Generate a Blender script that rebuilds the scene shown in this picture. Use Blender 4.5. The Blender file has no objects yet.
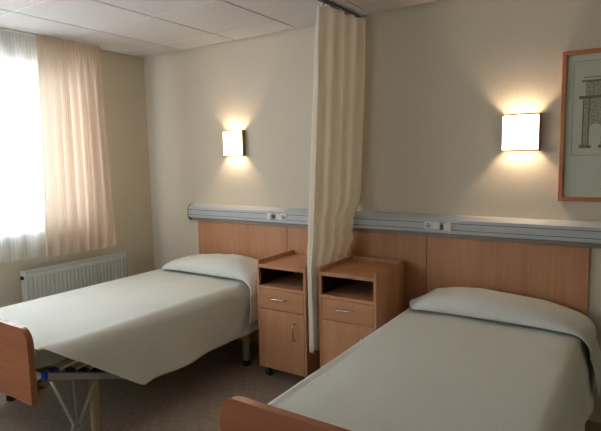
import bpy, bmesh, math, random
from mathutils import Vector, Matrix, noise
random.seed(4)
S = bpy.context.scene
C = S.collection
PI = math.pi
HT = 2.51                                   # ceiling height

# ------------------------------------------------------------------ materials
def lin(c):
    return tuple((v/12.92 if v <= .04045 else ((v+.055)/1.055)**2.4) for v in (x/255 for x in c)) + (1,)

def new_mat(name):
    m = bpy.data.materials.new(name); m.use_nodes = True
    nt = m.node_tree; nt.nodes.clear()
    out = nt.nodes.new('ShaderNodeOutputMaterial')
    return m, nt, out

def N(nt, t, **kw):
    n = nt.nodes.new(t)
    for k, v in kw.items():
        if k in n.inputs: n.inputs[k].default_value = v
        else: setattr(n, k, v)
    return n

def coords(nt, scale=(1, 1, 1), kind='Object'):
    tc = N(nt, 'ShaderNodeTexCoord'); mp = N(nt, 'ShaderNodeMapping')
    mp.inputs['Scale'].default_value = scale
    nt.links.new(tc.outputs[kind], mp.inputs['Vector'])
    return mp.outputs['Vector']

def plain(name, c1, c2=None, rough=.6, scale=(8, 8, 8), metal=0., bump=0., detail=4., lo=.35, hi=.65, bdist=.002, spec=.5):
    """noise-mottled principled material"""
    m, nt, out = new_mat(name)
    b = N(nt, 'ShaderNodeBsdfPrincipled', Roughness=rough, Metallic=metal)
    b.inputs['Specular IOR Level'].default_value = spec
    v = coords(nt, scale)
    t = N(nt, 'ShaderNodeTexNoise', Scale=1., Detail=detail)
    nt.links.new(v, t.inputs['Vector'])
    r = N(nt, 'ShaderNodeValToRGB')
    r.color_ramp.elements[0].position = lo; r.color_ramp.elements[1].position = hi
    r.color_ramp.elements[0].color = lin(c1); r.color_ramp.elements[1].color = lin(c2 or c1)
    nt.links.new(t.outputs['Fac'], r.inputs['Fac'])
    nt.links.new(r.outputs['Color'], b.inputs['Base Color'])
    if bump:
        bp = N(nt, 'ShaderNodeBump', Strength=bump, Distance=bdist)
        nt.links.new(t.outputs['Fac'], bp.inputs['Height'])
        nt.links.new(bp.outputs['Normal'], b.inputs['Normal'])
    nt.links.new(b.outputs['BSDF'], out.inputs['Surface'])
    return m

def wood(name, c1, c2, scale=(55, 55, 2.2), rough=.42):
    m, nt, out = new_mat(name)
    b = N(nt, 'ShaderNodeBsdfPrincipled', Roughness=rough)
    v = coords(nt, scale)
    t = N(nt, 'ShaderNodeTexNoise', Scale=1., Detail=5., Distortion=.6)
    nt.links.new(v, t.inputs['Vector'])
    v2 = coords(nt, tuple(s*.16 for s in scale))
    t2 = N(nt, 'ShaderNodeTexNoise', Scale=1., Detail=2.)
    nt.links.new(v2, t2.inputs['Vector'])
    ma = N(nt, 'ShaderNodeMath', operation='ADD'); mb = N(nt, 'ShaderNodeMath', operation='MULTIPLY')
    mb.inputs[1].default_value = .5
    nt.links.new(t.outputs['Fac'], ma.inputs[0]); nt.links.new(t2.outputs['Fac'], ma.inputs[1])
    nt.links.new(ma.outputs[0], mb.inputs[0])
    r = N(nt, 'ShaderNodeValToRGB')
    r.color_ramp.elements[0].position = .34; r.color_ramp.elements[1].position = .66
    r.color_ramp.elements[0].color = lin(c1); r.color_ramp.elements[1].color = lin(c2)
    nt.links.new(mb.outputs[0], r.inputs['Fac'])
    nt.links.new(r.outputs['Color'], b.inputs['Base Color'])
    nt.links.new(b.outputs['BSDF'], out.inputs['Surface'])
    return m

def cloth_thin(name, c1, c2, transp, transl, axis='Y', freq=260.):
    """curtain cloth: transparent weave gaps + translucent + diffuse, vertical woven stripes"""
    m, nt, out = new_mat(name)
    v = coords(nt, (1, 1, .02))
    w = N(nt, 'ShaderNodeTexWave', Scale=freq/20., Distortion=.4, Detail=1.); w.bands_direction = axis
    nt.links.new(v, w.inputs['Vector'])
    r = N(nt, 'ShaderNodeValToRGB')
    r.color_ramp.elements[0].color = lin(c1); r.color_ramp.elements[1].color = lin(c2)
    nt.links.new(w.outputs['Fac'], r.inputs['Fac'])
    d = N(nt, 'ShaderNodeBsdfDiffuse'); t = N(nt, 'ShaderNodeBsdfTranslucent'); tr = N(nt, 'ShaderNodeBsdfTransparent')
    nt.links.new(r.outputs['Color'], d.inputs['Color']); nt.links.new(r.outputs['Color'], t.inputs['Color'])
    a = N(nt, 'ShaderNodeMixShader'); a.inputs[0].default_value = transl
    nt.links.new(d.outputs[0], a.inputs[1]); nt.links.new(t.outputs[0], a.inputs[2])
    b = N(nt, 'ShaderNodeMixShader'); b.inputs[0].default_value = transp
    nt.links.new(a.outputs[0], b.inputs[1]); nt.links.new(tr.outputs[0], b.inputs[2])
    nt.links.new(b.outputs[0], out.inputs['Surface'])
    return m

def emit(name, c, s):
    m, nt, out = new_mat(name)
    e = N(nt, 'ShaderNodeEmission', Strength=s); e.inputs['Color'].default_value = lin(c)
    nt.links.new(e.outputs[0], out.inputs['Surface'])
    return m

M = {}
M['wall']    = plain('wall_paint', (210, 199, 177), (214, 203, 182), rough=.75, scale=(60, 60, 60), bump=.12, spec=.3)
M['tile']    = plain('ceiling_tile_mineral', (200, 194, 188), (212, 206, 200), rough=.9, scale=(140, 140, 140), bump=.2, spec=.1)
M['tbar']    = plain('ceiling_bar_white', (216, 211, 204), rough=.5)
M['gap']     = plain('ceiling_gap_dark', (70, 56, 46), rough=.9)
M['floor']   = plain('floor_vinyl', (140, 123, 106), (178, 161, 142), rough=.5, scale=(90, 24, 90), detail=6., lo=.3, hi=.7, spec=.4)
M['wood']    = wood('beech_veneer', (184, 128, 88), (204, 150, 108))
M['woodx']   = wood('beech_veneer_across', (184, 128, 88), (204, 150, 108), scale=(2.2, 55, 55))
M['board']   = wood('footboard_veneer', (152, 90, 58), (174, 108, 72), scale=(2.2, 55, 55), rough=.22)
M['edge']    = wood('beech_edging', (186, 120, 80), (204, 140, 98), scale=(2.2, 55, 55), rough=.32)
M['niche']   = wood('niche_painted_shade', (46, 28, 20), (58, 36, 26))  # dark colour stands in for the shade inside the open niche
M['alu']     = plain('anodised_aluminium', (184, 187, 186), (192, 195, 194), rough=.6, scale=(3, 60, 60), metal=.15)
M['alugroove'] = plain('rail_groove_grey', (84, 86, 90), rough=.6)
M['birch']   = plain('pale_birch_ply', (206, 192, 168), (216, 203, 180), rough=.5)
M['tubing']  = plain('bright_tubing', (178, 178, 172), rough=.3, metal=.45)
M['chrome']  = plain('chromed_steel', (200, 200, 200), rough=.2, metal=1.)
M['steel']   = plain('brushed_steel', (168, 150, 132), (182, 166, 148), rough=.35, metal=.8, scale=(4, 60, 60))
M['beige']   = plain('beige_enamel', (158, 140, 112), (164, 146, 118), rough=.45)
M['blue']    = plain('blue_plastic', (28, 66, 168), rough=.4)
M['navy']    = plain('dark_blue_rubber', (34, 52, 110), rough=.6)
M['black']   = plain('black_rubber', (28, 28, 30), rough=.6)
M['caster']  = plain('caster_grey_blue', (58, 72, 84), rough=.4)
M['white']   = plain('white_plastic', (224, 222, 214), rough=.35)
M['greywhite'] = plain('socket_grey_white', (172, 170, 164), rough=.5)
M['liprail'] = plain('lower_lip_bronze', (138, 124, 110), (146, 132, 118), rough=.5, scale=(4, 60, 60), metal=.2)
M['rad']     = plain('radiator_enamel', (206, 206, 198), (212, 212, 204), rough=.35)
M['spread']  = plain('bedspread_cotton', (220, 220, 208), (227, 227, 216), rough=.9, scale=(130, 130, 130), bump=.15, spec=.15)
M['pillow']  = plain('pillow_cotton', (219, 220, 209), (226, 227, 217), rough=.9, scale=(90, 90, 90), bump=.15, spec=.15)
M['mattress'] = plain('mattress_sheet', (196, 203, 182), (204, 211, 192), rough=.9, scale=(60, 60, 60), bump=.1, spec=.15)
M['cub']     = cloth_thin('cubicle_curtain_cloth', (247, 239, 224), (250, 243, 231), .03, .5, freq=900.)
M['curt']    = cloth_thin('window_curtain_cloth', (224, 200, 176), (240, 222, 202), .02, .24, freq=700.)
M['sheer']   = cloth_thin('sheer_voile', (226, 226, 220), (240, 240, 236), .14, .5)
M['shade']   = emit('lit_lamp_shade', (255, 226, 186), 9.)
M['bulb']    = emit('lit_bulb', (255, 214, 160), 12.)
M['rim']     = plain('lamp_metal_rim', (150, 126, 100), rough=.35, metal=.6)
M['frame']   = wood('picture_frame_wood', (170, 108, 66), (190, 126, 80), scale=(40, 40, 40))
M['mat']     = plain('picture_mount', (208, 211, 194), (212, 215, 198), rough=.8)
M['paper']   = plain('engraving_paper', (208, 206, 188), (213, 211, 193), rough=.8)
M['ink']     = plain('engraving_ink', (140, 128, 108), (190, 184, 164), rough=.9, scale=(90, 90, 90), detail=8.)
M['inkdark'] = plain('engraving_ink_dark', (92, 82, 68), (140, 130, 112), rough=.9, scale=(120, 120, 120), detail=8.)
M['line']    = plain('mount_ruled_line', (120, 120, 104), rough=.8)
M['winframe'] = plain('window_frame_white', (220, 222, 222), rough=.4)

def glass_mat():
    m, nt, out = new_mat('window_glass')
    a = N(nt, 'ShaderNodeBsdfTransparent'); g = N(nt, 'ShaderNodeBsdfGlossy', Roughness=.02)
    x = N(nt, 'ShaderNodeMixShader'); x.inputs[0].default_value = .06
    nt.links.new(a.outputs[0], x.inputs[1]); nt.links.new(g.outputs[0], x.inputs[2]); nt.links.new(x.outputs[0], out.inputs['Surface'])
    return m
M['glass'] = glass_mat()
def pglass():
    m, nt, out = new_mat('picture_glass')
    a = N(nt, 'ShaderNodeBsdfTransparent'); g = N(nt, 'ShaderNodeBsdfGlossy', Roughness=.08)
    a.inputs['Color'].default_value = (.99, .995, .99, 1)
    x = N(nt, 'ShaderNodeMixShader'); x.inputs[0].default_value = .05
    nt.links.new(a.outputs[0], x.inputs[1]); nt.links.new(g.outputs[0], x.inputs[2]); nt.links.new(x.outputs[0], out.inputs['Surface'])
    return m
M['pglass'] = pglass()

# ------------------------------------------------------------------ mesh helpers
def bx(bm, x0, x1, y0, y1, z0, z1, bev=0., seg=2):
    r = bmesh.ops.create_cube(bm, size=1.)
    vs = r['verts']
    for v in vs:
        v.co = Vector(((x0+x1)/2+v.co.x*(x1-x0), (y0+y1)/2+v.co.y*(y1-y0), (z0+z1)/2+v.co.z*(z1-z0)))
    if bev:
        es = list({e for v in vs for e in v.link_edges})
        bmesh.ops.bevel(bm, geom=es, offset=bev, segments=seg, affect='EDGES', profile=.5)

def cyl(bm, p0, p1, r0, r1=None, seg=18):
    p0, p1 = Vector(p0), Vector(p1); d = p1-p0
    q = Vector((0, 0, 1)).rotation_difference(d)
    mt = Matrix.Translation((p0+p1)/2) @ q.to_matrix().to_4x4()
    bmesh.ops.create_cone(bm, cap_ends=True, segments=seg, radius1=r0, radius2=r0 if r1 is None else r1, depth=d.length, matrix=mt)

def tube(bm, pts, r, seg=10):
    pts = [Vector(p) for p in pts]; rings = []
    up = None
    for i, p in enumerate(pts):
        t = (pts[min(i+1, len(pts)-1)]-pts[max(i-1, 0)]).normalized()
        if up is None:
            up = t.orthogonal().normalized()
        up = (up-t*up.dot(t)).normalized(); s = t.cross(up)
        rings.append([bm.verts.new(p+(up*math.cos(a)+s*math.sin(a))*r) for a in (2*PI*k/seg for k in range(seg))])
    for a, b in zip(rings, rings[1:]):
        for k in range(seg):
            bm.faces.new((a[k], a[(k+1) % seg], b[(k+1) % seg], b[k]))
    bm.faces.new(list(reversed(rings[0]))); bm.faces.new(rings[-1])

def prism(bm, prof, axis, a0, a1):
    """extrude a closed 2-D profile along axis 'x' (profile y,z), 'y' (x,z) or 'z' (x,y)"""
    def P(u, v, a):
        return {'x': (a, u, v), 'y': (u, a, v), 'z': (u, v, a)}[axis]
    A = [bm.verts.new(P(u, v, a0)) for u, v in prof]; B = [bm.verts.new(P(u, v, a1)) for u, v in prof]
    n = len(prof)
    for i in range(n):
        bm.faces.new((A[i], A[(i+1) % n], B[(i+1) % n], B[i]))
    bm.faces.new(list(reversed(A))); bm.faces.new(B)

def grid(bm, rows):
    R = [[bm.verts.new(p) for p in row] for row in rows]
    for a, b in zip(R, R[1:]):
        for k in range(len(a)-1):
            bm.faces.new((a[k], a[k+1], b[k+1], b[k]))

def obj(name, bm, mat, parent=None, smooth=False, solid=0.):
    bmesh.ops.recalc_face_normals(bm, faces=bm.faces)
    me = bpy.data.meshes.new(name); bm.to_mesh(me); bm.free()
    o = bpy.data.objects.new(name, me); C.objects.link(o)
    me.materials.append(M[mat])
    if smooth:
        for p in me.polygons: p.use_smooth = True
    if solid:
        md = o.modifiers.new('thickness', 'SOLIDIFY'); md.thickness = solid; md.offset = 0
    if parent: o.parent = parent
    return o

def new(): return bmesh.new()
def box_obj(name, b, mat, parent=None, bev=0., seg=2):
    bm = new(); bx(bm, *b, bev=bev, seg=seg); return obj(name, bm, mat, parent)

def tag(o, label, cat, group=None):
    o['label'] = label; o['category'] = cat
    if group: o['group'] = group
    return o
def thing(name, label, cat, loc, group=None):
    o = bpy.data.objects.new(name, None); C.objects.link(o); o.location = loc; o.empty_display_size = .1
    return tag(o, label, cat, group)
def struct(o): o['kind'] = 'structure'; return o

def dup(root, loc, label):
    r = root.copy(); C.objects.link(r); r.location = loc; r['label'] = label
    for ch in list(root.children):
        c = ch.copy(); C.objects.link(c); c.parent = r
        for g in list(ch.children):
            d = g.copy(); C.objects.link(d); d.parent = c
    return r

# ------------------------------------------------------------------ the room
X1, Y0 = 5.3, -4.7                       # right wall, wall behind the camera
WY0, WY1, WZ0, WZ1 = -3.3, -.74, 1.06, 2.26    # window opening in the left wall
struct(box_obj('floor', (-.2, X1+.1, Y0-.1, .12, -.06, 0), 'floor'))
struct(box_obj('wall_back', (-.2, X1+.1, 0, .12, 0, HT+.05), 'wall'))
struct(box_obj('wall_right', (X1, X1+.1, Y0, 0, 0, HT+.05), 'wall'))
bm = new()
VX0, VX1, VZ0, VZ1 = .9, 1.7, 1.1, 2.0   # unseen window added behind the camera for frontal fill light
bx(bm, -.2, VX0, Y0-.1, Y0, 0, HT+.05); bx(bm, VX1, X1+.1, Y0-.1, Y0, 0, HT+.05)
bx(bm, VX0, VX1, Y0-.1, Y0, 0, VZ0); bx(bm, VX0, VX1, Y0-.1, Y0, VZ1, HT+.05)
struct(obj('wall_front', bm, 'wall'))
bm = new()
bx(bm, -.2, 0, Y0, WY0, 0, HT+.05); bx(bm, -.2, 0, WY1, 0, 0, HT+.05)
bx(bm, -.2, 0, WY0, WY1, 0, WZ0); bx(bm, -.2, 0, WY0, WY1, WZ1, HT+.05)
struct(obj('wall_left', bm, 'wall'))
# suspended ceiling of 0.6 m tiles: shadow gaps along the room, white bars across it
xs = [0.018] + [.547+.6*k for k in range(9) if .547+.6*k < X1] + [X1]
ys = [-.022] + [-.271-.6*k for k in range(9) if -.271-.6*k > Y0] + [Y0]
bm = new()
for a, b in zip(xs, xs[1:]):
    for c, d in zip(ys, ys[1:]):
        bx(bm, a+.006, b-.006, d+.003, c-.003, HT, HT+.010, bev=.0015, seg=1)
struct(obj('ceiling', bm, 'tile'))
ct = struct(box_obj('trim_1', (-.0, X1, Y0, 0, HT+.013, HT+.05), 'gap'))
bm = new()
for y in ys[1:-1]:
    for a, b in zip(xs, xs[1:]): bx(bm, a+.006, b-.006, y-.0055, y+.0055, HT-.002, HT+.012)
struct(obj('trim_2', bm, 'tbar'))

# window: reveal frame, two sashes of glass, sill
wf = new()
fx0, fx1 = -.15, -.09
bx(wf, fx0, fx1, WY0, WY1, WZ0, WZ0+.05); bx(wf, fx0, fx1, WY0, WY1, WZ1-.05, WZ1)
bx(wf, fx0, fx1, WY0, WY0+.05, WZ0+.05, WZ1-.05); bx(wf, fx0, fx1, WY1-.05, WY1, WZ0+.05, WZ1-.05)
wym = (WY0+WY1)/2
bx(wf, fx0, fx1, wym-.04, wym+.04, WZ0+.05, WZ1-.05)
w = struct(obj('window_1', wf, 'winframe'))
for a, b in ((WY0+.05, wym-.04), (wym+.04, WY1-.05)):
    box_obj('pane', (-.125, -.119, a, b, WZ0+.05, WZ1-.05), 'glass', w)
box_obj('window_sill', (-.09, .03, WY0-.03, WY1+.03, WZ0-.03, WZ0), 'winframe', w, bev=.004)

wf = new()
bx(wf, VX0, VX1, Y0-.08, Y0-.03, VZ0, VZ0+.05); bx(wf, VX0, VX1, Y0-.08, Y0-.03, VZ1-.05, VZ1)
bx(wf, VX0, VX0+.05, Y0-.08, Y0-.03, VZ0+.05, VZ1-.05); bx(wf, VX1-.05, VX1, Y0-.08, Y0-.03, VZ0+.05, VZ1-.05)
w2 = struct(obj('fill_window', wf, 'winframe'))  # added window, out of view, lets in daylight to fill the front
box_obj('pane', (VX0+.05, VX1-.05, Y0-.06, Y0-.054, VZ0+.05, VZ1-.05), 'glass', w2)

# ------------------------------------------------------------------ curtains at the window
def pleated(y0, y1, z0, z1, xc, amp, n, seed, top_amp=.010, hem=.006, nz=26, per=10, lean=0., spread=0.):
    rows = []
    cols = int(n*per)
    for j in range(nz+1):
        f = j/nz; z = z1-(z1-z0)*f
        row = []
        for i in range(cols+1):
            t = i/cols
            ph = 2*PI*n*t + 1.5*noise.noise(Vector((t*6, seed, f*.5)))
            am = top_amp+(amp-top_amp)*min(1, f*3.2)
            am *= .65+.7*abs(noise.noise(Vector((t*4.3, seed+7, .2))))
            if f < .04:                       # gathered heading tape: many tight pleats
                x = xc+.006*math.sin(2*PI*n*2.4*t)
            else:
                x = xc+am*math.sin(ph)+.012*noise.noise(Vector((t*3, f*2, seed)))*f
            y = y0+(y1-y0)*t+.25*am*math.cos(ph)+lean*f*t+spread*f*(t*1.3-1.9*(1-t))
            zz = z if j < nz else z+hem*math.sin(ph)
            row.append((x, y, zz))
        rows.append(row)
    return rows
bm = new(); grid(bm, pleated(-3.42, -.86, .84, 2.503, .075, .016, 21, 2.3))
tag(obj('sheer_curtain', bm, 'sheer', smooth=True), 'white see-through voile curtain hanging over the bright window', 'curtain')
cr = thing('window_curtain', 'heavier peach beige striped curtain drawn to the side of the window', 'curtain', (0, 0, 0))
bm = new(); grid(bm, pleated(-1.10, -.56, .83, 2.43, .135, .026, 7.5, 5.1, per=12, lean=.0, spread=.03))
obj('curtain_cloth', bm, 'curt', cr, smooth=True)
rows = []
for z in (2.505, 2.46, 2.43):
    rows.append([(.135+.008*math.sin(i*1.7), -1.10+.54*i/90, z) for i in range(91)])
bm = new(); grid(bm, rows); obj('heading_tape', bm, 'curt', cr, smooth=True)
bm = new(); bx(bm, .085, .10, -3.5, -.57, HT-.012, HT-.001); bx(bm, .108, .122, -3.5, -.57, HT-.012, HT-.001)
bx(bm, .085, .122, -.57, -.562, HT-.012, HT-.001)
tag(obj('curtain_rail', bm, 'white'), 'slim double curtain rail under the ceiling above the window', 'curtain rail')

# ------------------------------------------------------------------ radiator
R0, R1, RZ0, RZ1 = -1.30, -.394, .15, .748
rt = thing('radiator', 'white ribbed panel radiator on the wall under the window', 'radiator', (0, (R0+R1)/2, 0))
rt_y = (R0+R1)/2
def rel(o): o.location = (0, -rt_y, 0); return o
bm = new()                                 # corrugated front panel
prof = [(.112, R0+.012), ]
n = 26; wd = (R1-R0-.024)/n
for k in range(n):
    a = R0+.012+k*wd
    prof += [(.109, a+wd*.06), (.118, a+wd*.2), (.118, a+wd*.82), (.109, a+wd*.98)]
prof += [(.112, R1-.012), (.085, R1-.012), (.085, R0+.012)]
prism(bm, prof, 'z', RZ0+.03, RZ1-.045)
bx(bm, .085, .117, R0+.006, R1-.006, RZ1-.047, RZ1-.012, bev=.004); bx(bm, .085, .117, R0+.006, R1-.006, RZ0, RZ0+.032, bev=.004)
rel(obj('front_panel', bm, 'rad', rt))
bm = new(); bx(bm, .035, .055, R0+.006, R1-.006, RZ0, RZ1-.012, bev=.004); rel(obj('rear_panel', bm, 'rad', rt))
bm = new(); bx(bm, .035, .119, R0, R0+.008, RZ0+.02, RZ1, bev=.002); rel(obj('side_cover', bm, 'rad', rt))
bm = new(); bx(bm, .035, .119, R1-.008, R1, RZ0+.02, RZ1, bev=.002); rel(obj('side_cover', bm, 'rad', rt))
bm = new()
for k in range(60):
    y = R0+.014+k*(R1-R0-.028)/59; bx(bm, .04, .115, y-.0035, y+.0035, RZ1-.006, RZ1-.001)
bx(bm, .036, .045, R0+.008, R1-.008, RZ1-.008, RZ1); bx(bm, .108, .118, R0+.008, R1-.008, RZ1-.008, RZ1)
rel(obj('top_grille', bm, 'rad', rt))
bm = new(); cyl(bm, (.07, R0-.014, RZ1-.05), (.07, R0+.004, RZ1-.05), .014); rel(obj('bleed_plug', bm, 'black', rt))
bm = new(); cyl(bm, (.07, R1-.002, RZ1-.04), (.07, R1+.028, RZ1-.04), .011); cyl(bm, (.07, R1+.024, RZ1-.052), (.07, R1+.024, RZ1-.02), .013)
rel(obj('valve', bm, 'chrome', rt))
for y in (R0+.15, R1-.15):
    bm = new(); bx(bm, 0.001, .04, y-.015, y+.015, RZ0+.1, RZ1-.08); rel(obj('wall_bracket', bm, 'rad', rt))
bm = new(); cyl(bm, (.07, R1-.004, RZ0+.04), (.07, R1+.03, RZ0+.04), .011); cyl(bm, (.07, R1+.03, .001), (.07, R1+.03, RZ0+.05), .009)
rel(obj('supply_pipe', bm, 'rad', rt))

# ------------------------------------------------------------------ wall panels behind the beds
def panel(x0, x1, label):
    o = box_obj('headboard_panel', (x0, x1, -.02, -.001, .001, 1.022), 'wood', None, bev=.0015, seg=1)
    return tag(o, label, 'headboard panel', 'beech panels along the bed wall')
panel(.634, 1.603, 'beech headboard panel on the wall behind the left bed')
panel(1.606, 2.742, 'beech wall panel behind the two bedside cabinets')
panel(2.745, 3.685, 'beech headboard panel on the wall behind the right bed')

# ------------------------------------------------------------------ aluminium service rail
rz0, rz1, rx0, rx1 = 1.036, 1.168, .578, 4.6
rail = thing('wall_service_rail', 'long grey aluminium service rail with sockets on the wall above the headboards', 'service rail', (0, 0, 0))
bm = new()
prof = [(-.001, rz0+.016), (-.001, rz1), (-.05, rz1), (-.078, rz1-.026), (-.078, rz1-.044), (-.074, rz1-.044), (-.074, rz1-.048), (-.08, rz1-.048),
        (-.08, rz0+.046), (-.074, rz0+.046), (-.074, rz0+.042), (-.078, rz0+.042), (-.078, rz0+.022), (-.06, rz0+.016)]
prism(bm, prof, 'x', rx0+.004, rx1); obj('trunking', bm, 'alu', rail)
for z in (rz1-.046, rz0+.044): box_obj('cover_seam', (rx0+.004, rx1, -.0792, -.0742, z-.0019, z+.0019), 'alugroove', rail)
box_obj('lower_lip', (rx0+.004, rx1, -.05, -.001, rz0-.012, rz0+.015), 'liprail', rail, bev=.003)
bm = new(); prism(bm, [(-.001, rz0-.012), (-.001, rz1+.002), (-.052, rz1+.002), (-.083, rz1-.026), (-.083, rz0+.02), (-.052, rz0-.012)], 'x', rx0, rx0+.004)
obj('end_cap', bm, 'alugroove', rail)
def socket(x, z, w, round_face):
    o = box_obj('socket_plate', (x-w/2, x+w/2, -.088, -.0805, z-.023, z+.023), 'white', rail, bev=.003)
    if round_face:
        bm = new(); cyl(bm, (x, -.0885, z), (x, -.0878, z), .018, seg=24); f = obj('socket_recess', bm, 'greywhite', o)
        bm = new()
        for s in (-1, 1): cyl(bm, (x+s*.008, -.0895, z), (x+s*.008, -.0885, z), .003)
        obj('pin_hole', bm, 'black', o)
def switch(x, z, w=.045, d=.03):
    o = box_obj('switch', (x-w/2, x+w/2, -.081-d, -.0805, z-.022, z+.022), 'white', rail, bev=.004)
    box_obj('rocker', (x-w*.32, x+w*.32, -.084-d, -.0815-d, z-.014, z+.014), 'white', o, bev=.001)
zc = 1.103
switch(1.492, zc, .044, .016); box_obj('blank_cover', (1.517, 1.545, -.086, -.0805, zc-.012, zc+.012), 'alugroove', rail)
socket(1.574, zc, .05, False); socket(1.624, zc, .048, True)
socket(2.775, zc, .05, True); socket(2.826, zc, .05, False)
box_obj('blank_cover', (2.853, 2.876, -.086, -.0805, zc-.02, zc+.012), 'alugroove', rail)
switch(2.905, zc, .046, .03)
bm = new(); tube(bm, [(2.912, -.1, zc-.02), (2.914, -.098, zc-.035), (2.914, -.09, zc-.05)], .003, 8); obj('call_cord', bm, 'white', rail)

# ------------------------------------------------------------------ wall lamps
def lamp(xc, z0, z1, label):
    t = thing('wall_lamp', label, 'wall lamp', (xc, 0, (z0+z1)/2), 'lit wall lamps above the beds')
    h = (z1-z0)/2; hw = .102
    def arc(d, w):                                          # bowed front in plan
        return [(-w, -.0125)]+[(w*math.sin(a), -d*(.60+.40*math.cos(a))) for a in [(-1+2*k/16)*PI/2 for k in range(17)]]+[(w, -.0125)]
    def ring(d, w, zz0, zz1, th):
        bm = new(); A = arc(d, w); B = arc(d-th, w-th)
        prism(bm, A+[(p[0], p[1]) for p in reversed(B)], 'z', zz0, zz1); return bm
    box_obj('back_plate', (-hw+.01, hw-.01, -.012, -.001, -h+.005, h-.005), 'white', t)
    obj('shade', ring(.072, hw-.004, -h+.008, h-.008, .003), 'shade', t, smooth=True)
    obj('rim', ring(.074, hw, h-.008, h, .007), 'rim', t); obj('rim', ring(.074, hw, -h, -h+.008, .007), 'rim', t)
    for s in (-1, 1):
        box_obj('side_strip', (min(s*(hw-.004), s*(hw+.001)), max(s*(hw-.004), s*(hw+.001)), -.043, -.001, -h, h), 'rim', t)
    bm = new(); bmesh.ops.create_uvsphere(bm, u_segments=16, v_segments=10, radius=.018, matrix=Matrix.Translation((0, -.051, -.0)))
    obj('bulb', bm, 'bulb', t, smooth=True)
    ld = bpy.data.lights.new('lamp_light', 'POINT'); ld.energy = LAMP; ld.color = (1., .73, .53); ld.shadow_soft_size = .019
    lo = bpy.data.objects.new('lamp_light', ld); C.objects.link(lo); lo.parent = t; lo.location = (0, -.051, 0)
    return t
LAMP = 50.
lamp(1.096, 1.582, 1.792, 'lit square wall lamp above the left bed')
lamp(3.308, 1.568, 1.782, 'lit square wall lamp above the right bed beside the picture')

# ------------------------------------------------------------------ framed engraving
px0, px1, pz0, pz1 = 3.514, 4.12, 1.279, 2.108
pt = thing('framed_picture', 'wood-framed engraving of a triumphal arch hanging on the right of the wall', 'picture', (0, 0, 0))
fw = .024
bm = new()
bx(bm, px0, px0+fw, -.026, -.001, pz0, pz1, bev=.003); bx(bm, px1-fw, px1, -.026, -.001, pz0, pz1, bev=.003)
bx(bm, px0+fw-.002, px1-fw+.002, -.0255, -.001, pz1-fw, pz1, bev=.003); bx(bm, px0+fw-.002, px1-fw+.002, -.0255, -.001, pz0, pz0+fw, bev=.003)
obj('frame', bm, 'frame', pt)
ix0, ix1, iz0, iz1 = px0+fw, px1-fw, pz0+fw, pz1-fw
box_obj('mount', (ix0, ix1, -.008, -.001, iz0, iz1), 'mat', pt)
sx0, sx1, sz0, sz1 = ix0+.033, ix1-.033, 1.535, 2.05
box_obj('print', (sx0, sx1, -.0095, -.008, sz0, sz1), 'paper', pt)
bm = new(); lw = .0022
for a in ((sx0, sx0+lw, sz0, sz1), (sx1-lw, sx1, sz0, sz1), (sx0, sx1, sz0, sz0+lw), (sx0, sx1, sz1-lw, sz1)):
    bx(bm, a[0], a[1], -.0103, -.0094, a[2], a[3])
bx(bm, (px0+px1)/2-.10, (px0+px1)/2+.1, -.0103, -.008, iz0+.045, iz0+.048)
obj('ruled_border', bm, 'line', pt)
# a plain generic arch: stepped base, piers, cornice, attic, three openings
bm = new(); ax0, ax1 = sx0+.05, sx1-.05; aw = ax1-ax0; az0 = 1.575
def ink(x0, x1, z0, z1, d=.0003): bx(bm, x0, x1, -.0100-d, -.0094, az0+(z0-az0)*.9, az0+(z1-az0)*.9)
for (a, b) in ((0, .09), (.235, .31), (.69, .765), (.91, 1)): ink(ax0+a*aw, ax0+b*aw, az0, az0+.25)
ink(ax0+.0*aw, ax0+aw, az0+.25, az0+.30)
for (a, b, hh, rr) in ((.09, .235, .12, 1), (.31, .69, .17, 1), (.765, .91, .12, 1)):   # spandrels round each arch
    x0, x1 = ax0+a*aw, ax0+b*aw; xc = (x0+x1)/2; r = (x1-x0)/2; zs = az0+hh
    pr = [(x0, zs), (x0, az0+.25), (x1, az0+.25), (x1, zs)]+[(xc+r*math.cos(t), zs+min(r, .25-hh-.006)*math.sin(t)) for t in [PI*k/14 for k in range(1, 14)]]
    prism(bm, [(u, az0+(v-az0)*.9) for u, v in pr], 'y', -.0102, -.0094)
ink(ax0+.03*aw, ax1-.03*aw, az0+.318, az0+.40)
obj('arch_drawing', bm, 'ink', pt)
bm = new()
for (a, b, c, d) in ((-.05, 1.05, .30, .318), (-.02, 1.02, .40, .412), (0, 1, .425, .43), (-.03, .12, 0, .02), (.21, .33, 0, .02), (.67, .79, 0, .02), (.88, 1.03, 0, .02)):
    ink(ax0+a*aw, ax0+b*aw, az0+c, az0+d, .0006)
for a in (.0, .07, .24, .295, .69, .75, .91, .985): ink(ax0+a*aw, ax0+(a+.018)*aw, az0+.02, az0+.30, .0008)
obj('arch_shading', bm, 'inkdark', pt)
box_obj('glass', (ix0, ix1, -.016, -.0145, iz0, iz1), 'pglass', pt)

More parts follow.
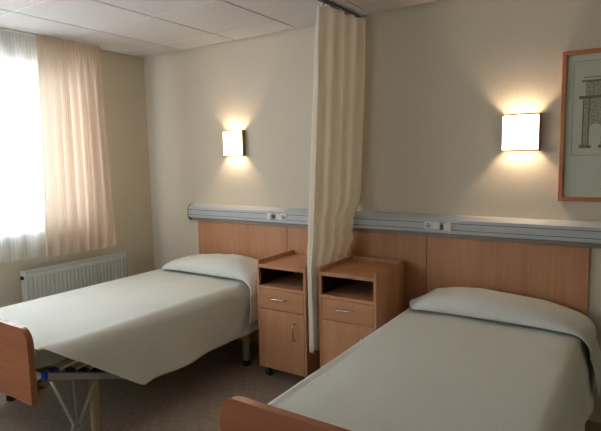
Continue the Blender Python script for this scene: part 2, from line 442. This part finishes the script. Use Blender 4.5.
# ------------------------------------------------------------------ bedside cabinets
CW, CD0, CD1 = .408, -.055, -.515            # width, back, front
def cabinet(x0, label):
    t = thing('bedside_cabinet', label, 'bedside cabinet', (x0, 0, 0), 'beech bedside cabinets')
    bm = new(); th = .018
    bx(bm, 0, th, CD1, CD0, .08, .852, bev=.0015, seg=1); bx(bm, CW-th, CW, CD1, CD0, .08, .852, bev=.0015, seg=1)
    bx(bm, th, CW-th, CD0-.012, CD0, .08, .852)                     # back
    bx(bm, th, CW-th, CD1, CD0-.012, .80, .822)                     # top board
    bx(bm, th, CW-th, CD1, CD0-.012, .655, .675)                    # shelf
    bx(bm, th, CW-th, CD1+.02, CD0-.012, .08, .10)                  # bottom
    obj('body', bm, 'wood', t)
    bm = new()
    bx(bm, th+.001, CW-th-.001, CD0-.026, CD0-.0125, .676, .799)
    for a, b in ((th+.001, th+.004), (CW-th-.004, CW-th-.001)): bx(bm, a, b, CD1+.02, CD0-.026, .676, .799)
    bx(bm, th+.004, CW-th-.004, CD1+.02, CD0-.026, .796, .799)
    obj('niche_shade_lining', bm, 'niche', t)  # thin dark sheets added to paint the niche's shade
    dr = box_obj('drawer', (th+.002, CW-th-.002, CD1-.001, CD1+.018, .515, .652), 'woodx', t, bev=.0015, seg=1)
    bm = new(); hx = CW*.47
    tube(bm, [(hx-.06, CD1-.001, .594), (hx-.058, CD1-.02, .594), (hx-.045, CD1-.026, .594), (hx+.045, CD1-.026, .594), (hx+.058, CD1-.02, .594), (hx+.06, CD1-.001, .594)], .005)
    obj('drawer_handle', bm, 'chrome', dr, smooth=True)
    dd = box_obj('door', (th+.002, CW-th-.002, CD1-.001, CD1+.018, .083, .511), 'wood', t, bev=.0015, seg=1)
    bm = new(); hx = CW-.092
    tube(bm, [(hx, CD1-.001, .44), (hx, CD1-.02, .439), (hx, CD1-.026, .43), (hx, CD1-.026, .335), (hx, CD1-.02, .326), (hx, CD1-.001, .325)], .005)
    obj('door_handle', bm, 'chrome', dd, smooth=True)
    for cx in (.045, CW-.045):
        for cy in (CD1+.045, CD0-.05):
            bm = new()
            cyl(bm, (cx, cy, .062), (cx, cy, .081), .012)
            bx(bm, cx-.012, cx+.012, cy-.02, cy+.024, .042, .064, bev=.004)
            for s in (-1, 1): cyl(bm, (cx+s*.008-.006, cy+.006, .028), (cx+s*.008+.006, cy+.006, .028), .0275, seg=20)
            obj('caster', bm, 'caster', t)
    return t
cab = cabinet(1.690, 'beech bedside cabinet beside the left bed, left of the hanging curtain')
dup(cab, (2.199, 0, 0), 'beech bedside cabinet beside the right bed, right of the hanging curtain')

# ------------------------------------------------------------------ cubicle curtain between the cabinets
def lerp(a, b, t): return a+(b-a)*t
def knots(z, tab):                           # tab sorted by falling z
    if z >= tab[0][0]: return tab[0][1:]
    for (a, b) in zip(tab, tab[1:]):
        if z >= b[0]:
            t = (a[0]-z)/(a[0]-b[0]); return [lerp(p, q, t) for p, q in zip(a[1:], b[1:])]
    return tab[-1][1:]
#        z     yfront  yback   xcentre amp
TAB = [(2.48, -.515, -.014, 2.262, .024, .045), (2.30, -.530, -.014, 2.258, .030, .045), (1.9, -.555, -.014, 2.245, .034, .035), (1.23, -.575, -.014, 2.213, .036, .03), (1.185, -.574, -.090, 2.205, .036, .028),
       (1.02, -.567, -.092, 2.19, .034, .02), (.98, -.566, -.05, 2.182, .034, .02), (.86, -.56, -.052, 2.151, .028, 0), (.275, -.550, -.10, 2.152, .028, 0)]
rows = []; nf = 4.6; cols = 168
zl = [2.48, 2.46, 2.43, 2.40, 2.35, 2.3]+[2.3-.06*k for k in range(1, 34)]+[.275]
for z in zl:
    yf, yb, xc, am, tl = knots(z, TAB); row = []
    for i in range(cols+1):
        t = i/cols; ph = 2*PI*nf*t+.8*math.sin(5*t+1)
        a = am*(.72+.28*math.sin(2.3*t*2*PI+.6))
        x = xc+tl*(t-.5)*2+a*math.cos(ph)+(.006*noise.noise(Vector((t*5, z*.8, 3.))) if z > .95 else 0)
        y = lerp(yf, yb, t)+.22*am*math.sin(2*ph)
        row.append((x, y, z))
    rows.append(row)
ccur = thing('cubicle_curtain', 'long cream privacy curtain gathered between the two bedside cabinets', 'curtain', (0, 0, 0))
bm = new(); grid(bm, rows); obj('curtain_cloth', bm, 'cub', ccur, smooth=True, solid=.0022)
for k in range(8):
    y = -.48+.45*k/7
    bm = new(); cyl(bm, (2.245, y, 2.47), (2.245, y, 2.492), .004); obj('hook', bm, 'white', ccur)
bm = new(); bx(bm, 2.238, 2.272, -2.3, -.004, 2.4925, 2.5065, bev=.002, seg=1)
tag(obj('curtain_track', bm, 'alugroove'), 'slim dark metal track on the ceiling carrying the privacy curtain', 'curtain track')

# ------------------------------------------------------------------ beds
def bed(xc, label):
    t = thing('hospital_bed', label, 'bed', (xc, 0, 0), 'beech and steel beds')
    bm = new(); bx(bm, -.465, .425, -1.935, -.05, .49, .612, bev=.035, seg=4)
    obj('mattress', bm, 'mattress', t, smooth=True)
    bm = new()
    for s in (-1, 1): bx(bm, s*.34-.02, s*.34+.02, -1.93, -.06, .36, .40)
    for y in (-1.92, -1.655, -1.0, -.40): bx(bm, -.45, .50 if y > -.5 else .45, y-.018, y+.018, .362, .398)
    for y in [-1.86+.145*k for k in range(13)]: bx(bm, -.40, .40, y-.03, y+.03, .458, .470)
    for s in (-1, 1):
        for y in (-1.7, -1.0, -.3): bx(bm, s*.34-.012, s*.34+.012, y-.02, y+.02, .40, .46)
    obj('bed_base', bm, 'beige', t)
    for sx in (-1, 1):
        for y in (-1.655, -.40):
            lx = (.525 if y > -1 else .478) if sx > 0 else -.45
            bm = new(); cyl(bm, (lx, y, .03), (lx, y, .40), .027, seg=20); l = obj('leg', bm, 'beige', t, smooth=False)
            bm = new(); cyl(bm, (lx, y, 0.001), (lx, y, .04), .031, seg=20); obj('foot_cap', bm, 'black', l)
    # footboard with rounded upper corners
    hw = .495; z0, z1, r = FB
    pr = [(-hw, z0), (hw, z0)]+[(hw-r+r*math.cos(a), z1-r+r*math.sin(a)) for a in [PI/2*k/8 for k in range(9)]] \
        + [(-hw+r+r*math.cos(a), z1-r+r*math.sin(a)) for a in [PI/2+PI/2*k/8 for k in range(9)]]
    bm = new(); prism(bm, pr, 'y', -2.005, -1.973)
    es = [e for e in bm.edges if abs(e.verts[0].co.y-e.verts[1].co.y) < 1e-6]
    bmesh.ops.bevel(bm, geom=es, offset=.003, segments=2, affect='EDGES')
    obj('footboard', bm, 'board', t)
    for s in (-1, 1):
        box_obj('footboard_bracket', (s*.34-.015, s*.34+.015, -1.974, -1.93, .33, .42), 'beige', t)
    return t
FB = (.352, .745, .075)
LX, RX = .948, 3.200
bl = bed(LX, 'left bed, near the window, its foot corner uncovered to show steel parts')
br = dup(bl, (RX, 0, -.012), 'right bed, nearest the camera, standing below the picture')
for c in br.children:                       # its right-hand legs stand a little further in
    if c.name.startswith('leg') and c.data.vertices[0].co.x > 0: c.location.x = -.065
# exposed articulated foot section of the left bed
bm = new()
P0, P1 = Vector((1.445-LX, -1.925, .482)), Vector((1.445-LX, -1.25, .232))
d = (P1-P0).normalized(); up = Vector((1, 0, 0)).cross(d)*-1
up = up if up.z > 0 else -up
vs = []
for p in (P0, P1):
    for (a, b) in ((-.012, -.017), (.012, -.017), (.012, .017), (-.012, .017)): vs.append(bm.verts.new(p+Vector((a, 0, 0))+up*b))
for k in range(4): bm.faces.new((vs[k], vs[(k+1) % 4], vs[4+(k+1) % 4], vs[4+k]))
bm.faces.new(vs[3::-1]); bm.faces.new(vs[4:])
br_ = obj('foot_section_rail', bm, 'tubing', bl)
bm = new(); q = P0-d*.008
bx(bm, q.x-.014, q.x+.014, q.y-.012, q.y+.010, q.z-.02, q.z+.02, bev=.003); obj('end_cap', bm, 'blue', br_)
for k, (y, z, ln) in enumerate(((-1.865, .486, .30), (-1.775, .452, .26), (-1.70, .424, .22), (-1.63, .398, .2), (-1.565, .372, .2))):
    bm = new(); x = 1.415-LX
    pts = [(x-.0*j, y+ln*j/6, z+.012*math.sin(PI*j/6)) for j in range(7)]
    A = []
    for p in pts:
        A.append([bm.verts.new((p[0]+a, p[1], p[2]+b)) for a, b in ((-.024, -.005), (.024, -.005), (.024, .005), (-.024, .005))])
    for a, b in zip(A, A[1:]):
        for j in range(4): bm.faces.new((a[j], a[(j+1) % 4], b[(j+1) % 4], b[j]))
    bm.faces.new(A[0][::-1]); bm.faces.new(A[-1])
    s = obj('slat', bm, 'birch', bl)
    bm = new(); bx(bm, x-.027, x+.027, y-.018, y+.016, z-.009, z+.009, bev=.003); obj('end_cap', bm, 'navy', s)
bm = new(); x = 1.45-LX
a, b = Vector((x, -1.905, .447)), Vector((x, -1.665, .358)); lo = Vector((x, -1.785, .128))
pts = [a, a+(lo-a)*.45, a+(lo-a)*.88]+[lo+Vector((0, .034*math.sin(u)+.004, .034*(1-math.cos(u)))) for u in (-1., -.5, 0, .5, 1.)]+[b+(lo-b)*.86, b+(lo-b)*.45, b]
tube(bm, pts, .0095)
sp = obj('support_bracket', bm, 'tubing', bl, smooth=True)
bm = new(); tube(bm, [(x, -1.79, .408), (x, -1.782, .138)], .006); obj('brace', bm, 'tubing', sp, smooth=True)

# ------------------------------------------------------------------ bedspreads
def nz3(a, b, c): return noise.noise(Vector((a, b, c)))
def spread(xc, hemR, hemL, zt, name, label, seed, yfoot=-1.958, bulge=.07, hwR=.497, rR=.055, bR=.07, openR=0.):
    rows = []
    ys_ = [-.05, -.09]+[-.14-.02*k for k in range(0, 90) if -.14-.02*k > yfoot+.03]+[yfoot+.03, yfoot+.012, yfoot+.003, yfoot, yfoot]
    n = len(ys_)
    for i, y in enumerate(ys_):
        drop = {n-3: .008, n-2: .03, n-1: .13}.get(i, 0) if i > n-4 else 0
        row = []
        def side(s, hem, cnt, hw, r, bulge):
            pts = []; zc_ = zt-r
            h = min(hem, zc_-.004)
            for k in range(cnt):
                f = k/(cnt-1)                       # 0 at the edge .. 1 at the hem
                z = lerp(zc_, h, f)
                ff = (zc_-z)/.33
                x = hw+bulge*min(1, .15+max(0, y-yfoot)/.5)*(1-(1-min(1, ff))**1.6)
                x += .012*ff*math.sin(y*15+seed*2+1.2*math.sin(y*4))+.006*min(1, ff*3)*math.sin((y*.9-z*1.6)*26+2*math.sin(y*5+seed))*(.5+nz3(y*3, z*3, seed+3))+.012*ff*nz3(y*6, z*4, seed)
                pts.append((xc+s*x, y, z-drop*.3))
            return pts
        hw = .497; r = .055
        L = side(-1, hemL(y), 12, hw, r, bulge); Rr = side(1, hemR(y), 14, hwR, rR, bR)
        row += L[::-1]
        fade = lambda X: drop*(1-min(1, max(0, (X-.41)/.06))*openR)
        for k in range(1, 6):
            a = PI-PI/2*k/6; row.append((xc-hw+r+r*math.cos(a), y, zt-r+r*math.sin(a)-drop))
        for k in range(41):
            u = -1+2*k/40; x = (hw-r)*u if u < 0 else (hwR-rR)*u
            z = zt+.006*nz3(x*3.2+seed, y*2.2, 1.)+.003*nz3(x*11+seed, y*7, 4.)-.004*abs(u)**6
            z += .0035*math.exp(-((x-.10*math.sin(y*1.4)-.04)/.012)**2)*max(0, math.sin(-(y+.3)*2.6))   # long press crease
            row.append((xc+x, y, z-fade(x)))
        hz = (hemR(y)-(zt-rR))/rR; ah = math.asin(min(.97, hz)) if hz > 0 else 0.
        for k in range(1, 6):
            a = lerp(PI/2, ah, k/6); x = hwR-rR+rR*math.cos(a); row.append((xc+x, y, zt-rR+rR*math.sin(a)-fade(x)))
        if ah > 0:
            x = hwR-rR+rR*math.cos(ah); Rr = [(xc+x+.0004*k*math.sin(ah), y, zt-rR+rR*math.sin(ah)-.0004*k-fade(x)) for k in range(14)]
        row += Rr
        rows.append(row)
    bm = new(); grid(bm, rows)
    o = obj(name, bm, 'spread', None, smooth=True, solid=.004)
    return tag(o, label, 'bedspread', 'pale green bedspreads')
def hemL_bed(y):
    if y > -1.42: return .262+.012*(y+1.42)/1.2+.006*math.sin(y*7)
    t = max(0, (-1.40-y)/.50)
    return .258+.375*(math.sqrt(t*t+.0036)-.06)
spread(LX+.012, hemL_bed, lambda y: .33, .632, 'bedspread', 'pale green bedspread on the left bed with one corner turned up', 2., hwR=.555, rR=.10, bR=.035, openR=1.)
spread(RX+.014, lambda y: .30+.01*math.sin(y*6), lambda y: .30, .618, 'bedspread', 'pale green bedspread lying smooth on the right bed', 5., bulge=.03, hwR=.478, bR=.065)

# ------------------------------------------------------------------ pillows
def pillow(xc, xl, xe, base, bulge, hpts, label, seed):
    """covered pillow: a plump roll from xl to the bed edge whose cover runs on down the right side of the bed"""
    path = []                                            # (point, normal, arc position) of the surface it lies on
    n1 = 40; xb = xe-.075
    for i in range(n1+1): path.append((xl+(xb-xl)*(i/n1), base, 0., 1.))
    for k in range(1, 9):
        a = PI/2*k/8; path.append((xb+.095*math.sin(a), base-.095*(1-math.cos(a)), math.sin(a), math.cos(a)))
    z0 = base-.095; x0 = xb+.095
    for k in range(1, 13):
        z = z0-(z0-.365)*k/12; ff = k/12
        path.append((x0+bulge*(1-(1-ff)**1.6), z, .97, .15))
    bm = new(); rings = []; m = 34; N_ = len(path)
    for i, (px, pz, nx, nz) in enumerate(path):
        x = px if i <= n1 else xb+.001*(i-n1)
        h = None
        if i <= n1:
            for (a, b) in zip(hpts, hpts[1:]):
                if a[0] <= px <= b[0]:
                    t = (px-a[0])/(b[0]-a[0]); t = t*t*(3-2*t) if a[1] < .03 else t; h = lerp(a[1], b[1], t)
            if h is None: h = hpts[-1][1]
        else:
            h = max(.007, hpts[-1][1]*(1-(i-n1)/10.)**1.0) if i-n1 < 10 else .007
        el = max(0, px-xl); a_ = .188*min(1, (.12+.88*(min(1, el/.11)*(2-min(1, el/.11)))))
        fw = max(0, i-n1-5)/(N_-n1-6)
        ring = []
        for j in range(m):
            th = 2*PI*j/m; c, s_ = math.cos(th), math.sin(th)
            y = -.240+a_*math.copysign(abs(c)**.75, c)*(1+.16*fw)-.045*fw
            q = h*(.30+.70*max(0, s_)**.8) if s_ > 0 else h*.30*(1-abs(s_)**.6)
            if s_ > .1: q += min(1, h/.08)*(.007*nz3(px*5+seed, y*8, 2.)+.004*nz3(px*13+seed, y*18, 5.))
            wv = .006*fw*math.sin(y*26+seed)
            ring.append(bm.verts.new((xc+px+nx*q+wv, y, pz+nz*q)))
        rings.append(ring)
    for p, q in zip(rings, rings[1:]):
        for j in range(m): bm.faces.new((p[j], p[(j+1) % m], q[(j+1) % m], q[j]))
    bm.faces.new(rings[0][::-1]); bm.faces.new(rings[-1])
    return tag(obj('pillow', bm, 'pillow', None, smooth=True), label, 'pillow', 'long pillows at the bed heads')
pillow(LX+.012, -.45, .575, .643, .035, ((-.45, .010), (-.39, .030), (-.30, .085), (-.2, .112), (.0, .132), (.2, .145), (.33, .142), (.42, .122), (.50, .09)), 'long pale pillow at the head of the left bed', 1.)
pillow(RX+.02, -.50, .492, .628, .045, ((-.50, .012), (-.44, .034), (-.36, .088), (-.26, .112), (-.1, .120), (.1, .112), (.25, .095), (.36, .068), (.43, .045)), 'long pale pillow at the head of the right bed', 6.)

# ------------------------------------------------------------------ light
wl = bpy.data.worlds.new('daylight'); S.world = wl; wl.use_nodes = True
bg = wl.node_tree.nodes['Background']; bg.inputs['Color'].default_value = (.86, .95, 1.09, 1); bg.inputs['Strength'].default_value = 9.
pl = bpy.data.lights.new('window_portal', 'AREA'); pl.shape = 'RECTANGLE'; pl.size = WZ1-WZ0; pl.size_y = WY1-WY0
pl.cycles.is_portal = True
po = bpy.data.objects.new('window_portal', pl); C.objects.link(po)
pb = bpy.data.lights.new('window_portal', 'AREA'); pb.shape = 'RECTANGLE'; pb.size = VX1-VX0; pb.size_y = VZ1-VZ0  # portal of the added fill window
pb.cycles.is_portal = True
pq = bpy.data.objects.new('window_portal', pb); C.objects.link(pq)
pq.location = ((VX0+VX1)/2, Y0-.11, (VZ0+VZ1)/2); pq.rotation_euler = (PI/2, 0, 0)
po.location = (-.16, wym, (WZ0+WZ1)/2); po.rotation_euler = (0, -PI/2, 0)

# ------------------------------------------------------------------ camera
F, YAW, PITCH, ROLL = 505.84, .588040, -.110349, .020041
cyw, syw = math.cos(YAW), math.sin(YAW)
Rm = Matrix(((cyw, -syw, 0), (syw, cyw, 0), (0, 0, 1)))
Pm = Matrix(((1, 0, 0), (0, math.cos(PITCH), -math.sin(PITCH)), (0, math.sin(PITCH), math.cos(PITCH))))
Qm = Matrix(((math.cos(ROLL), 0, math.sin(ROLL)), (0, 1, 0), (-math.sin(ROLL), 0, math.cos(ROLL))))
W3 = Rm @ Pm @ Qm
right, fwd, upv = W3.col[0], W3.col[1], W3.col[2]
cd = bpy.data.cameras.new('camera'); cd.sensor_fit = 'HORIZONTAL'; cd.sensor_width = 36.; cd.lens = F/601*36; cd.clip_start = .05
co = bpy.data.objects.new('camera', cd); C.objects.link(co)
mw = Matrix((right, upv, -fwd)).transposed().to_4x4(); mw.translation = Vector((3.88946, -3.24568, 1.54433))
co.matrix_world = mw
S.camera = co
S.view_settings.view_transform = 'Standard'; S.view_settings.look = 'None'
S.view_settings.gamma = 1.; S.view_settings.use_curve_mapping = False; S.view_settings.exposure = .5
try:
    S.cycles.use_denoising = True; S.cycles.max_bounces = 12; S.cycles.transparent_max_bounces = 16
    S.cycles.sample_clamp_indirect = 6.
except Exception: pass
